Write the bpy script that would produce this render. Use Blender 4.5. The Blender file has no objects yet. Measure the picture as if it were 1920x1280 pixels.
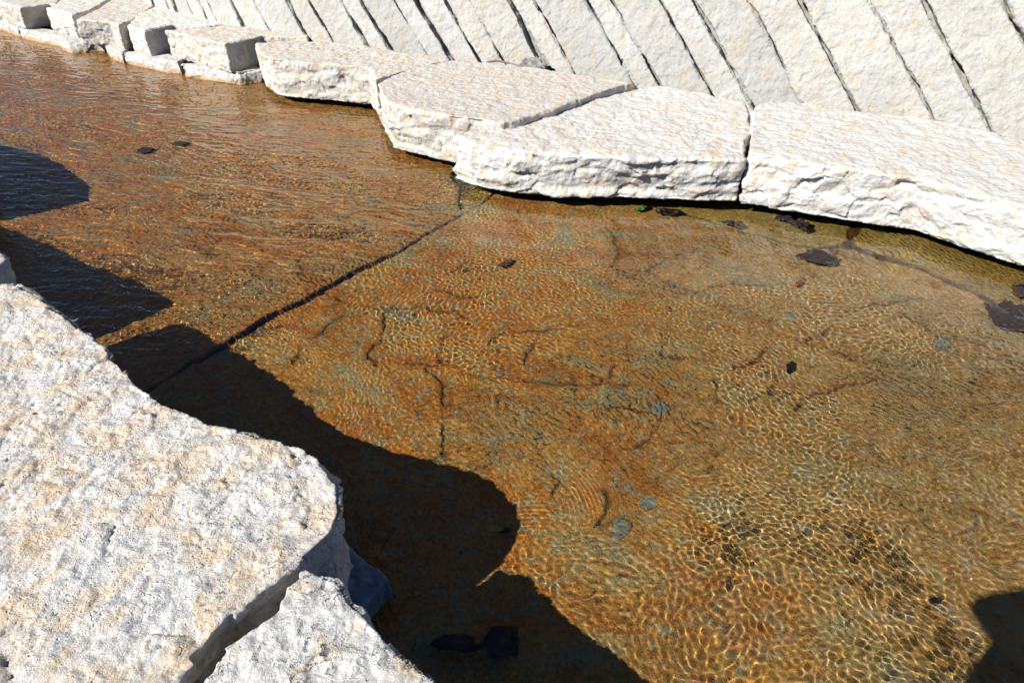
import bpy, bmesh, math, random
import numpy as np
from mathutils import Vector
from mathutils.geometry import tessellate_polygon

# ------------------------------------------------------------ camera, sky, sun
SC = bpy.context.scene
COL = SC.collection
CAM_H, PITCH, FPX = 1.8, 35.0, 1280.0
cam = bpy.data.objects.new('camera', bpy.data.cameras.new('camera'))
COL.objects.link(cam); SC.camera = cam
cam.location = (0, 0, CAM_H); cam.rotation_euler = (math.radians(90 - PITCH), 0, 0)
cam.data.sensor_width = 36; cam.data.lens = 24; cam.data.clip_end = 3000; cam.data.clip_start = .02
SUN_AZ, SUN_EL = math.radians(35), math.radians(37)      # the way the light travels
SUN = Vector((math.cos(SUN_AZ) * math.cos(SUN_EL), math.sin(SUN_AZ) * math.cos(SUN_EL), -math.sin(SUN_EL)))
w = bpy.data.worlds.new('World'); SC.world = w; w.use_nodes = True
nt = w.node_tree; sky = nt.nodes.new('ShaderNodeTexSky'); sky.sky_type = 'NISHITA'; sky.sun_disc = False
sky.sun_elevation = SUN_EL; sky.sun_rotation = math.atan2(-SUN.x, -SUN.y)
sky.altitude = 2500; sky.air_density = .6; sky.dust_density = .1; sky.ozone_density = 2.6
nt.links.new(sky.outputs[0], nt.nodes['Background'].inputs[0]); nt.nodes['Background'].inputs[1].default_value = .062
ld = bpy.data.lights.new('sun', 'SUN'); ld.energy = 5.0; ld.angle = math.radians(.5); ld.color = (1, .955, .89)
ld.cycles.is_caustics_light = True
lo = bpy.data.objects.new('sun', ld); COL.objects.link(lo)
lo.rotation_euler = SUN.to_track_quat('-Z', 'Y').to_euler(); lo.location = -SUN * 8
SC.view_settings.view_transform = 'Standard'; SC.view_settings.look = 'None'
SC.view_settings.exposure = .72; SC.view_settings.gamma = 1
SC.cycles.max_bounces = 8; SC.cycles.diffuse_bounces = 1; SC.cycles.transmission_bounces = 6; SC.cycles.caustics_refractive = True
SC.cycles.use_denoising = True

# ------------------------------------------------------------ helpers
def P(px, py, z=0.0):
    """point of the plane at height z that the photo shows at pixel px, py"""
    c, s = math.cos(math.radians(PITCH)), math.sin(math.radians(PITCH))
    u, v = (px - 960) / FPX, (py - 640) / FPX
    d = (u, c - v * s, -s - v * c); t = (z - CAM_H) / d[2]
    return (t * d[0], t * d[1], z)

def _h(ix, iy, iz, seed):
    n = (ix.astype(np.int64) * 73856093) ^ (iy.astype(np.int64) * 19349663) ^ (iz.astype(np.int64) * 83492791) ^ (seed * 2654435761)
    n = (n ^ (n >> 13)) & 0x7fffffff
    n = (n * 1274126177) & 0x7fffffff
    n = n ^ (n >> 16)
    return (n & 0xffff).astype(np.float32) / 32768.0 - 1.0

def noise(x, y, z, seed=0):
    x, y, z = np.broadcast_arrays(x, y, z)
    fx, fy, fz = np.floor(x), np.floor(y), np.floor(z)
    ix, iy, iz = fx.astype(np.int32), fy.astype(np.int32), fz.astype(np.int32)
    u, v, w_ = (x - fx), (y - fy), (z - fz)
    u, v, w_ = [(t * t * t * (t * (t * 6 - 15) + 10)).astype(np.float32) for t in (u, v, w_)]
    r = 0
    for a in (0, 1):
        for b in (0, 1):
            for c in (0, 1):
                r = r + _h(ix + a, iy + b, iz + c, seed) * (u if a else 1 - u) * (v if b else 1 - v) * (w_ if c else 1 - w_)
    return r

def fbm(x, y, z, seed=0, octv=4, gain=.5):
    r, a, f = 0, 1.0, 1.0
    for k in range(octv):
        r = r + a * noise(x * f + 17.3 * k, y * f - 9.1 * k, z * f + 4.7 * k, seed + k); a *= gain; f *= 2.03
    return r

def terrace(v, n, sharp=.82):
    q = v * n; f = np.floor(q); t = q - f
    t = np.clip((t - sharp) / (1 - sharp), 0, 1)
    return (f + t) / n

def facets(x, y, z, seed, jit=.9):
    """broken facets: every cell of a jittered lattice is one tilted plane; returns the height and the distance to the cell's seed"""
    fx, fy, fz = np.floor(x), np.floor(y), np.floor(z); best = np.full(x.shape, 9.0, np.float32); val = np.zeros(x.shape, np.float32)
    for a in (-1, 0, 1):
        for b in (-1, 0, 1):
            for c in (-1, 0, 1):
                ix, iy, iz = (fx + a).astype(np.int32), (fy + b).astype(np.int32), (fz + c).astype(np.int32)
                q = [_h(ix, iy, iz, seed + k) for k in range(7)]
                dx, dy, dz = x - (fx + a + .5 + .5 * jit * q[0]), y - (fy + b + .5 + .5 * jit * q[1]), z - (fz + c + .5 + .5 * jit * q[2])
                d2 = dx * dx + dy * dy + dz * dz; m = d2 < best
                best = np.where(m, d2, best); val = np.where(m, .5 * q[3] + .8 * (dx * q[4] + dy * q[5] + dz * q[6]), val)
    return val, np.sqrt(best)

def smooth(a, b, x):
    t = np.clip((x - a) / (b - a), 0, 1); return t * t * (3 - 2 * t)

def mesh_np(name, v, q):
    q = np.ascontiguousarray(q, dtype=np.int32)
    m = bpy.data.meshes.new(name); m.vertices.add(len(v)); m.vertices.foreach_set('co', np.ascontiguousarray(v, dtype=np.float32).ravel())
    m.loops.add(q.size); m.loops.foreach_set('vertex_index', q.ravel())
    m.polygons.add(len(q)); m.polygons.foreach_set('loop_start', np.arange(0, q.size, q.shape[1], dtype=np.int32))
    m.update(calc_edges=True); m.validate()
    m.polygons.foreach_set('use_smooth', np.ones(len(m.polygons), bool)); return m

def link(name, m, mat, label=None, cat=None, group=None, kind=None, parent=None, receive=True):
    o = bpy.data.objects.new(name, m); COL.objects.link(o)
    if mat: m.materials.clear(); m.materials.append(mat)
    if label: o['label'] = label
    if cat: o['category'] = cat
    if group: o['group'] = group
    if kind: o['kind'] = kind
    if parent: o.parent = parent
    o.cycles.is_caustics_receiver = receive
    return o

def ring_mesh(top, bot):
    n = len(top); v = [Vector(p) for p in top] + [Vector(p) for p in bot]
    tri = tessellate_polygon([[Vector((p[0], p[1], p[2])) for p in top]])
    # orient the triangles upwards
    f = []
    for t in tri:
        a, b, c = (v[i] for i in t)
        up = (b - a).cross(c - a).z > 0
        f.append(t if up else t[::-1]); tt = t[::-1] if up else t; f.append(tuple(i + n for i in tt))
    area = sum(top[i][0] * top[(i + 1) % n][1] - top[(i + 1) % n][0] * top[i][1] for i in range(n))
    for i in range(n):
        j = (i + 1) % n
        f.append((i, i + n, j + n, j) if area > 0 else (j, j + n, i + n, i))
    m = bpy.data.meshes.new('ring'); m.from_pydata(v, [], f); m.update(); return m

def voxel(m, size):
    """an even skin of small faces over a closed mesh"""
    o = bpy.data.objects.new('tmp', m); COL.objects.link(o)
    r = o.modifiers.new('r', 'REMESH'); r.mode = 'VOXEL'; r.voxel_size = size; r.use_smooth_shade = True
    dg = bpy.context.evaluated_depsgraph_get(); dg.update()
    e = bpy.data.meshes.new_from_object(o.evaluated_get(dg))
    bpy.data.objects.remove(o); bpy.data.meshes.remove(m)
    return e

def coords(m):
    n = len(m.vertices); v = np.empty(n * 3, np.float32); m.vertices.foreach_get('co', v)
    nn = np.empty(n * 3, np.float32); m.vertices.foreach_get('normal', nn)
    return v.reshape(-1, 3), nn.reshape(-1, 3)

def relax(m, v, it):
    """round sharp corners a little by averaging along edges"""
    e = np.empty(len(m.edges) * 2, np.int32); m.edges.foreach_get('vertices', e); e = e.reshape(-1, 2)
    deg = np.bincount(e.ravel(), minlength=len(v)).astype(np.float32)[:, None]
    for _ in range(it):
        s = np.zeros_like(v)
        for k in range(3):
            s[:, k] = np.bincount(e[:, 0], v[e[:, 1], k], len(v)) + np.bincount(e[:, 1], v[e[:, 0], k], len(v))
        v = v * .5 + s / np.maximum(deg, 1) * .5
    return v

def roughen(m, seed, big=.016, mid=.006, fine=.0022, face=.02, pits=.003, up=None, it=2, strata=1.0, wavel=1.0, flake=.004):
    """quarried limestone: pitted top, broken and layered sides, chipped arrises"""
    v, n = coords(m)
    v = relax(m, v, it); m.vertices.foreach_set('co', v.ravel()); m.update(); v, n = coords(m)
    up = np.array(up if up is not None else (0, 0, 1), np.float32)
    x, y, z = [v[:, k] / wavel for k in range(3)]
    topness = smooth(.35, .9, np.abs(n @ up)); side = 1 - topness
    h = v @ up
    d = big * fbm(x * 3.1, y * 3.1, z * 3.1, seed, 3) * (.35 + .65 * side)
    d += mid * (.45 + .55 * side) * fbm(x * 13, y * 13, z * 13, seed + 11, 3)
    d += fine * fbm(x * 48, y * 48, z * 48, seed + 23, 2)
    # broken side faces: tilted facets, and ledges that follow the bedding
    wj = .35 * noise(x * 5, y * 5, z * 5, seed + 3)
    f1, _ = facets(x * 6 + wj, y * 6 - wj, h * 9 / wavel + wj, seed + 31); f2, _ = facets(x * 17 + wj, y * 17, h * 24 / wavel, seed + 33)
    d += side * face * (1.0 * f1 + .34 * f2)
    bed_ = noise(x * 2.5, y * 2.5, h * 22 / wavel + .8 * noise(x * 4, y * 4, z * 4, seed + 5), seed + 41)
    d += side * strata * .008 * terrace(bed_, 2.5, .75)
    # dressed top: shallow plates, and a few sharp pits
    t1, _ = facets(x * 8.5 + wj, y * 8.5, z * 8.5, seed + 35); t2, dd = facets(x * 30, y * 30, z * 30, seed + 36)
    d += topness * (pits * .9 * t1 + pits * .45 * t2)
    pgate = smooth(.0, .5, noise(x * 6, y * 6, z * 6, seed + 53))
    d -= topness * pits * 1.6 * pgate * (1 - smooth(.12, .30, dd))
    # chips along arrises
    edge = np.clip(4 * topness * side, 0, 1)
    d -= edge * (np.clip(noise(x * 14, y * 14, z * 14, seed + 71) - .1, 0, 1) * .026 + np.clip(noise(x * 5, y * 5, z * 5, seed + 73), 0, 1) * .022 + np.clip(noise(x * 34, y * 34, z * 34, seed + 79), 0, 1) * .0035)
    # crisp flakes and cracks of the dressed top
    ck = np.abs(fbm(x * 7, y * 7, z * 7, seed + 83, 3)); gate = smooth(.1, .5, noise(x * 3, y * 3, z * 3, seed + 89))
    d -= topness * gate * .004 * (1 - smooth(0, .035, ck))
    d += topness * flake * (terrace(fbm(x * 16, y * 16, z * 16, seed + 97, 3), 4, .85) - .1)
    v = v + n * d[:, None]
    m.vertices.foreach_set('co', v.astype(np.float32).ravel()); m.update()
    m.polygons.foreach_set('use_smooth', np.ones(len(m.polygons), bool))
    return m

# ------------------------------------------------------------ materials
class NT:
    def __init__(s, name):
        s.m = bpy.data.materials.new(name); s.m.use_nodes = True; s.t = s.m.node_tree
        s.b = s.t.nodes['Principled BSDF']; s.out = s.t.nodes['Material Output']
        s.pos = s.t.nodes.new('ShaderNodeNewGeometry').outputs['Position']
    def n(s, typ, **k):
        o = s.t.nodes.new(typ)
        for a, b in k.items(): setattr(o, a, b)
        return o
    def l(s, a, b): s.t.links.new(a, b)
    def mapped(s, scale=(1, 1, 1), rot=(0, 0, 0)):
        a = s.n('ShaderNodeMapping'); a.inputs['Rotation'].default_value = rot; s.l(s.pos, a.inputs[0])
        o = s.n('ShaderNodeMapping'); o.inputs['Scale'].default_value = scale; s.l(a.outputs[0], o.inputs[0]); return o.outputs[0]
    def noise(s, scale, detail=4, rough=.5, vec=None, dist=0.0):
        o = s.n('ShaderNodeTexNoise'); o.inputs['Scale'].default_value = scale; o.inputs['Detail'].default_value = detail
        o.inputs['Roughness'].default_value = rough; o.inputs['Distortion'].default_value = dist
        s.l(vec or s.pos, o.inputs['Vector']); return o.outputs['Fac']
    def vor(s, scale, feature='F1', vec=None, out='Distance'):
        o = s.n('ShaderNodeTexVoronoi', feature=feature); o.inputs['Scale'].default_value = scale
        s.l(vec or s.pos, o.inputs['Vector']); return o.outputs[out]
    def ramp(s, fac, stops, interp='LINEAR'):
        o = s.n('ShaderNodeValToRGB'); e = o.color_ramp.elements; o.color_ramp.interpolation = interp
        while len(e) < len(stops): e.new(.5)
        for q, (p, c) in zip(e, stops):
            q.position = p; q.color = (*c, 1) if isinstance(c, tuple) else (c, c, c, 1)
        s.l(fac, o.inputs[0]); return o.outputs[0]
    def mix(s, fac, a, b, mode='MIX'):
        o = s.n('ShaderNodeMix', data_type='RGBA', blend_type=mode)
        for i, x in ((0, fac), (6, a), (7, b)):
            if isinstance(x, (int, float)): o.inputs[i].default_value = x
            elif isinstance(x, tuple): o.inputs[i].default_value = (*x, 1)
            else: s.l(x, o.inputs[i])
        return o.outputs[2]
    def math(s, op, a, b=0.0, clamp=False):
        o = s.n('ShaderNodeMath', operation=op, use_clamp=clamp)
        for i, x in enumerate((a, b)):
            if isinstance(x, (int, float)): o.inputs[i].default_value = x
            else: s.l(x, o.inputs[i])
        return o.outputs[0]
    def bump(s, h, dist, strength=1.0, prev=None):
        o = s.n('ShaderNodeBump'); o.inputs['Distance'].default_value = dist; o.inputs['Strength'].default_value = strength
        s.l(h, o.inputs['Height'])
        if prev: s.l(prev, o.inputs['Normal'])
        return o.outputs[0]
    def z(s):
        o = s.n('ShaderNodeSeparateXYZ'); s.l(s.pos, o.inputs[0]); return o.outputs['Z']
    def done(s, col, rough=.9, nrm=None, spec=.3):
        for k, x in (('Base Color', col), ('Roughness', rough)):
            if isinstance(x, float): s.b.inputs[k].default_value = x
            elif isinstance(x, tuple): s.b.inputs[k].default_value = (*x, 1)
            else: s.l(x, s.b.inputs[k])
        s.b.inputs['Specular IOR Level'].default_value = spec
        if nrm: s.l(nrm, s.b.inputs['Normal'])
        return s.m

def limestone(name, white, beige, grey, k_beige=.5, scale=1.0, speck=.5, stain=False, bumpd=.0035, stretch=(1, 1, 1), rot=0.0, specsize=1.0, rust=False, dot=.60, vary=0.0):
    m = NT(name)
    st = m.mapped(stretch, (0, 0, rot))
    a = m.noise(9 * scale, 7, .66, st, .7)
    f1 = m.ramp(a, [(max(.02, .60 - k_beige * .16), 0.0), (.60, 1.0)])
    c = m.mix(f1, white, beige)
    b = m.noise(15 * scale, 6, .66, m.mapped(stretch, (0, 0, rot + .3)), .3)
    f2 = m.ramp(b, [(.53, 0.0), (.63, 1.0)])
    c = m.mix(m.math('MULTIPLY', f2, .75), c, grey)
    g = m.noise(70 * scale, 5, .7)
    c = m.mix(.55, c, m.ramp(g, [(.28, .45), (.42, .90), (.55, 1.05), (.72, 1.2)]), 'MULTIPLY')
    # dark lichen dots and pores, in clusters
    cl = m.ramp(m.noise(7 * scale, 3, .5), [(.45, 0.0), (.65, 1.0)])
    dots = m.ramp(m.noise(95 * specsize, 3, .7, None, .6), [(dot, 0.0), (dot + .07, 1.0)])
    dd = m.math('MULTIPLY', m.math('MULTIPLY', cl, dots), speck)
    c = m.mix(dd, c, (.09, .085, .085))
    if stain:
        zz = m.math('ADD', m.z(), m.math('MULTIPLY', m.math('SUBTRACT', m.noise(14, 3), .5), .05))
        c = m.mix(m.ramp(zz, [(.0, 1.0), (.055, 0.0)]), c, (.42, .24, .09))
    if vary:
        oi = m.n('ShaderNodeObjectInfo').outputs['Random']
        c = m.mix(vary, c, m.ramp(oi, [(0.0, (.84, .84, .83)), (.35, (1.0, .99, .96)), (.6, (.95, .96, .97)), (.8, (1.05, 1.02, .97)), (1.0, (.90, .89, .86))]), 'MULTIPLY')
        c = m.mix(m.ramp(m.noise(2.2, 5, .6), [(.45, 0.0), (.75, .5)]), c, (.30, .29, .27))
    if rust:
        vm = m.n('ShaderNodeVectorMath', operation='DISTANCE'); vs = m.n('ShaderNodeMapping'); vs.inputs['Scale'].default_value = (1, 1, .3)
        m.l(m.pos, vs.inputs[0]); m.l(vs.outputs[0], vm.inputs[0]); rp = P(846, 233, .34); vm.inputs[1].default_value = (rp[0], rp[1], rp[2] * .3)
        c = m.mix(m.ramp(vm.outputs['Value'], [(.006, 1.0), (.02, 0.0)]), c, (.36, .10, .02))
    vc = m.vor(9 * specsize, 'DISTANCE_TO_EDGE', m.mapped((1, 1.6, 1), (0, 0, rot)))
    wob = m.noise(11, 3); ck = m.math('MULTIPLY', m.ramp(vc, [(.0, 1.0), (.022, 0.0)]), m.ramp(wob, [(.58, 0.0), (.66, .7)]))
    c = m.mix(m.math('MULTIPLY', ck, speck), c, (.16, .13, .10))
    h = m.math('ADD', m.math('MULTIPLY', m.noise(42, 8, .72), 1.0), m.math('MULTIPLY', m.noise(150, 4, .65), .18))
    pit = m.ramp(m.vor(75 * specsize), [(.0, 0.0), (.28, 1.0)])
    gate = m.ramp(m.noise(16, 3), [(.42, 0.0), (.6, 1.0)])
    h = m.math('ADD', h, m.math('MULTIPLY', m.math('MULTIPLY', pit, gate), .5))
    h = m.math('SUBTRACT', h, m.math('MULTIPLY', dd, .5))
    nn = m.bump(h, bumpd * 2.6, 1.0)
    return m.done(c, .93, nn, .2)

M_NEAR = limestone('near_limestone', (.63, .62, .60), (.62, .51, .38), (.46, .475, .50), 1.0, .85, .7, stretch=(.9, 1.25, 1), rot=math.radians(-64), bumpd=.0042)
M_NEAR2 = limestone('grey_spotted_limestone', (.60, .59, .57), (.58, .50, .36), (.40, .41, .43), .35, 1.5, 1.0, specsize=.45, dot=.555)
M_FAR = limestone('far_limestone', (.58, .57, .545), (.58, .49, .38), (.47, .475, .48), .55, 1.15, .5, bumpd=.0028, stretch=(1.3, .8, 1.2))
M_FARB = limestone('beige_limestone', (.52, .50, .465), (.54, .45, .34), (.43, .435, .43), .8, 1.15, .45, bumpd=.0028, stretch=(1.3, .8, 1.2), rust=True)
M_LOW = limestone('spotted_low_limestone', (.54, .53, .51), (.50, .45, .37), (.36, .38, .40), .35, 2.2, .8, stain=True, specsize=.5, dot=.57)
M_WALL = limestone('wall_limestone', (.435, .435, .42), (.445, .41, .345), (.38, .385, .38), .42, .9, .25, bumpd=.003, vary=1.0)

def m_bed(name, a, b, c, d, tan=False):
    m = NT(name)
    st = m.mapped((1, 1.6, 1), (0, 0, .5))
    n1 = m.noise(2.4, 6, .62, st, .5)
    col = m.ramp(n1, [(.28, d), (.42, a), (.55, b), (.68, c)])
    n2 = m.noise(13, 6, .7, st, .8)
    col = m.mix(m.ramp(n2, [(.50, 0.0), (.62, .8)]), col, c)
    n3 = m.noise(21, 5, .7, None, .5)
    col = m.mix(m.ramp(n3, [(.52, 0.0), (.66, .75)]), col, d)
    col = m.mix(.8, col, m.ramp(m.noise(70, 6, .75), [(.3, .32), (.45, .9), (.58, 1.2), (.72, 1.6)]), 'MULTIPLY')
    if tan:                                              # the rust gives way to grey tan slate towards the right bank
        sx = m.n('ShaderNodeSeparateXYZ'); m.l(m.pos, sx.inputs[0])
        f = m.math('ADD', m.math('ADD', m.math('MULTIPLY', sx.outputs['X'], .55), m.math('MULTIPLY', sx.outputs['Y'], -.12)), m.math('MULTIPLY', m.noise(1.6, 5, .6), .9))
        col = m.mix(m.ramp(f, [(.32, 0.0), (.95, .62)]), col, m.ramp(m.noise(16, 5, .65), [(.35, (.32, .20, .055)), (.5, (.54, .38, .13)), (.66, (.54, .46, .26))]))
    at = m.n('ShaderNodeAttribute', attribute_name='crack')
    col = m.mix(at.outputs['Fac'], col, (.085, .03, .01))
    h = m.math('ADD', m.noise(30, 7, .7), m.math('MULTIPLY', m.noise(120, 3, .6), .3))
    return m.done(col, .85, m.bump(h, .016), .2)
M_BEDB = m_bed('rusty_slate', (.60, .225, .032), (.62, .33, .07), (.38, .38, .20), (.46, .165, .025), tan=True)
M_BEDA = m_bed('red_brown_slate', (.66, .255, .045), (.68, .35, .085), (.42, .34, .15), (.54, .20, .035))
M_BEDE = m_bed('ochre_slate', (.46, .28, .05), (.52, .35, .09), (.38, .33, .13), (.30, .18, .04))

def m_plain(name, c, c2, rough=.8, spec=.4, sc=60, bumpd=.002):
    m = NT(name); n = m.noise(sc, 4, .6)
    return m.done(m.mix(m.ramp(n, [(.35, 0.0), (.65, 1.0)]), c, c2), rough, m.bump(n, bumpd), spec)
M_EARTH = m_plain('dark_soil', (.05, .04, .03), (.11, .09, .07), 1.0, .1, 12, .02)
M_RUBBLE = m_plain('grey_rubble', (.20, .195, .175), (.34, .33, .30), 1.0, .1, 18, .03)
M_GROUND = m_plain('dry_ground', (.10, .085, .06), (.17, .15, .10), 1.0, .1, 3, .03)
M_DLEAF = m_plain('wet_dark_leaf', (.015, .011, .011), (.03, .02, .02), .5, .3, 60, .004)
M_BLEAF = m_plain('brown_leaf', (.20, .08, .035), (.12, .045, .025), .5, .4)
M_RLEAF = m_plain('red_leaf', (.40, .06, .02), (.28, .05, .02), .5, .4)
M_OLEAF = m_plain('orange_leaf', (.55, .16, .03), (.40, .10, .02), .5, .4)
M_YLEAF = m_plain('yellow_leaf', (.42, .34, .05), (.34, .25, .04), .5, .4)
M_GLEAF = m_plain('green_leaf', (.08, .17, .02), (.05, .11, .015), .4, .5)
M_SLATE = m_plain('sky_tinted_slate', (.07, .10, .15), (.15, .20, .27), .7, .4, 22, .004)  # slate in the shade, the blue of the skylight mixed into its colour
M_PALE = m_plain('pale_stone_chip', (.30, .28, .19), (.22, .21, .145), .8, .3, 40, .002)
M_TWIG = m_plain('grey_twig', (.22, .20, .18), (.12, .11, .10), .9, .2, 90, .002)
M_WOOD = m_plain('weathered_grey_rock', (.16, .16, .15), (.34, .33, .30), .9, .2, 18, .01)

mw = bpy.data.materials.new('clear_water'); mw.use_nodes = True; t = mw.node_tree; t.nodes.clear()
g = t.nodes.new('ShaderNodeBsdfGlass'); g.inputs['IOR'].default_value = 1.333; g.inputs['Roughness'].default_value = 0
g.inputs['Color'].default_value = (1, 1, 1, 1)
oo = t.nodes.new('ShaderNodeOutputMaterial'); t.links.new(g.outputs[0], oo.inputs[0]); M_WATER = mw

# ------------------------------------------------------------ stream bed flagstones
def fan(y0, y1, ds, dr, s0=-.92, s1=1.12, c=1.0):
    s = np.arange(s0, s1, ds, dtype=np.float64); n = int(math.log((y1 + c) / (y0 + c)) / dr)
    y = (y0 + c) * np.exp(dr * np.arange(n)) - c
    S, Y = np.meshgrid(s, y); return (S * (Y + c)).astype(np.float32), Y.astype(np.float32)

def grid_faces(ny, nx, keep=None):
    i = np.arange(ny * nx, dtype=np.int32).reshape(ny, nx)
    q = np.stack([i[:-1, :-1], i[:-1, 1:], i[1:, 1:], i[1:, :-1]], -1).reshape(-1, 4)
    if keep is not None:
        k = (keep[:-1, :-1] & keep[:-1, 1:] & keep[1:, 1:] & keep[1:, :-1]).reshape(-1); q = q[k]
    return q

def seg_dist(X, Y, pts, reach):
    """distance to a polyline, computed only near it"""
    D = np.full(X.shape, 9.0, np.float32)
    for (ax, ay), (bx, by) in zip(pts[:-1], pts[1:]):
        m = (X > min(ax, bx) - reach) & (X < max(ax, bx) + reach) & (Y > min(ay, by) - reach) & (Y < max(ay, by) + reach)
        if not m.any(): continue
        x, y = X[m], Y[m]; dx, dy = bx - ax, by - ay
        tt = np.clip(((x - ax) * dx + (y - ay) * dy) / (dx * dx + dy * dy + 1e-12), 0, 1)
        D[m] = np.minimum(D[m], np.hypot(x - ax - tt * dx, y - ay - tt * dy))
    return D

def inside(X, Y, poly):
    r = np.zeros(X.shape, bool); n = len(poly)
    for i in range(n):
        (x0, y0), (x1, y1) = poly[i], poly[(i + 1) % n]
        c = (y0 > Y) != (y1 > Y)
        with np.errstate(divide='ignore', invalid='ignore'):
            r ^= c & (X < (x1 - x0) * (Y - y0) / (y1 - y0 + 1e-12) + x0)
    return r

ZB = -.06
def PX(L, z=ZB): return [P(a, b, z)[:2] for a, b in L]
J1 = [(935, 366), (905, 392), (870, 414), (800, 449), (742, 487), (680, 517), (640, 536), (600, 561), (545, 590), (500, 612), (440, 648), (350, 700), (240, 770), (60, 900)]
J2 = [(845, 300), (850, 335), (862, 372), (868, 405), (880, 410)]
J3 = [(1180, 380), (1250, 402), (1330, 424), (1450, 458), (1540, 476), (1590, 472), (1640, 489), (1700, 506), (1760, 526), (1800, 541), (1850, 575), (1905, 604), (2100, 690)]
J4 = [(1612, 410), (1600, 440), (1590, 472)]
CRACKS = [[(735, 590), (720, 640), (705, 670), (708, 690)], [(838, 635), (828, 662), (836, 682)], [(805, 693), (830, 725), (834, 760), (831, 790), (824, 820), (832, 850)],
          [(765, 686), (860, 688)], [(860, 712), (950, 716), (1020, 726), (1100, 730), (1190, 737)], [(905, 658), (930, 632), (1000, 622), (1075, 618)],
          [(555, 655), (552, 690)], [(600, 560), (680, 582), (740, 587), (862, 587), (875, 600)], [(1100, 880), (1150, 862), (1195, 838), (1238, 800)],
          [(1040, 878), (1060, 905), (1056, 935)], [(1338, 708), (1350, 735), (1362, 770)], [(1238, 640), (1246, 678), (1335, 684)], [(1155, 452), (1162, 480), (1150, 505)],
          [(1180, 532), (1240, 500), (1310, 478)], [(1500, 655), (1545, 640), (1570, 600), (1630, 582), (1720, 566)], [(1455, 635), (1520, 662), (1590, 682)],
          [(840, 522), (856, 508), (882, 494)], [(1130, 782), (1180, 780), (1240, 776)], [(600, 470), (570, 500), (560, 530)], [(1160, 690), (1120, 730), (1090, 735)],
          [(1130, 930), (1128, 985)], [(1010, 640), (980, 690)], [(650, 590), (590, 640), (560, 640)], [(1560, 480), (1620, 500)], [(770, 545), (850, 560), (900, 560)],
          [(1370, 700), (1400, 690), (1440, 660)], [(1290, 560), (1360, 540), (1440, 545)], [(1700, 600), (1760, 640), (1850, 660)], [(1480, 770), (1560, 740), (1640, 720)]]

X, Y = fan(.25, 15.0, .0019, .0024)
WX = X + .02 * noise(X * 5, Y * 5, 0, 3) + .006 * noise(X * 25, Y * 25, 0, 4)
WY = Y + .02 * noise(X * 5, Y * 5, 9, 5) + .006 * noise(X * 25, Y * 25, 9, 6)
polyA = PX(J1) + PX([(-700, 1300), (-2500, 600), (-1500, 60), (0, 40)]) + PX(J2[:1]) + PX(J2[1:]) + PX([(880, 410)])
pA = PX([(880, 410)] + J1[3:]) + [(-3.2, .2), (-14, .2), (-14, 16), (-.3, 16)] + PX(J2)
pC = PX(J2 + [(905, 392), (935, 366)]) + [P(960, 330, ZB)[:2], (-.05, 8), (-.3, 8)]
pD = PX([(935, 366), (1080, 372)] + J3[:6] + J4[::-1]) + [(2.6, 6), (0, 8)]
pE = PX([(1612, 410), (1600, 440)] + J3[5:]) + [(6, 3), (6, 9), (2.6, 6)]
iA, iC, iD, iE = [inside(WX, WY, q) for q in (pA, pC, pD, pE)]
lab = np.zeros(X.shape, np.int8); lab[iD] = 3; lab[iE] = 4; lab[iC] = 2; lab[iA] = 1
lab[(lab == 0) & (Y > 4.7)] = 3; lab[(lab == 3) & (X > 2.9)] = 4
RIVER = math.radians(155)
along = X * math.cos(RIVER) + Y * math.sin(RIVER); across = -X * math.sin(RIVER) + Y * math.cos(RIVER)
# natural cleft of slate: thin terraces
g1 = fbm(WX * 1.3, WY * 1.9, 0, 101, 4)
H = -.062 + .014 * g1 + .010 * terrace(g1 + .3 * fbm(WX * 5, WY * 5, 0, 131, 3), 5, .88)
H += .0035 * fbm(X * 14, Y * 14, 0, 111, 3)
H -= .012 * smooth(.2, 1.6, X) * smooth(2.6, 1.2, Y)                       # deeper towards the front right
c45 = X * .25 + Y * .97
HA = -.035 + .010 * fbm(WX * 1.5, WY * 2.5, 0, 121, 4) + .016 * (terrace(c45 * .75 + .45 * noise(X * 1.2, Y * 1.2, 3, 7) + .12 * noise(X * 5, Y * 5, 3, 8), 4, .8) - (c45 * .75)) 
HA += .007 * fbm(WX * 9, WY * 22, 0, 141, 4, .6) + .02 * smooth(3.5, 9, Y)
H = np.where(lab == 1, HA, H)
H = np.where(lab == 3, H - .012, H); H = np.where(lab == 4, H + .026 - .01 * (X - 2.2), H)
crack = np.zeros(X.shape, np.float32)
CN = fbm(X * 9, Y * 9, 0, 161, 2); CN2 = fbm(X * 4, Y * 4, 0, 165, 2)
WX0, WY0 = WX, WY
WX = WX + .022 * fbm(X * 9, Y * 9, 3, 171, 4, .55); WY = WY + .022 * fbm(X * 9, Y * 9, 6, 172, 4, .55)
for k, L in enumerate(CRACKS):
    q = PX(L); D = seg_dist(WX, WY, q, .06)
    wv = smooth(-.95, .2, CN)
    wv = .35 + .65 * wv; H -= .014 * wv * np.exp(-(D / (.003 + .004 * wv)) ** 2); crack = np.maximum(crack, .85 * wv * np.exp(-(D / (.003 + .005 * wv)) ** 2)); crack = np.maximum(crack, .28 * np.exp(-(D / .03) ** 2) * smooth(-.2, .6, CN))
    H += .007 * np.exp(-(D / .05) ** 2) * (.5 + .5 * CN)
WX, WY = WX0, WY0
for L, wd in ((J1[:7], .0045), (J1[6:], .0075), (J2, .006), (J3, .012), (J4, .028)):
    D = seg_dist(WX, WY, PX(L), .12)
    wd = wd * (1 + .55 * CN); f = 1 - smooth(wd * .6, wd * 1.5, D)
    f = f * (.55 + .45 * smooth(-.8, .2, CN2)); H -= .028 * f; crack = np.maximum(crack, np.minimum(f, .9))
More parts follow.
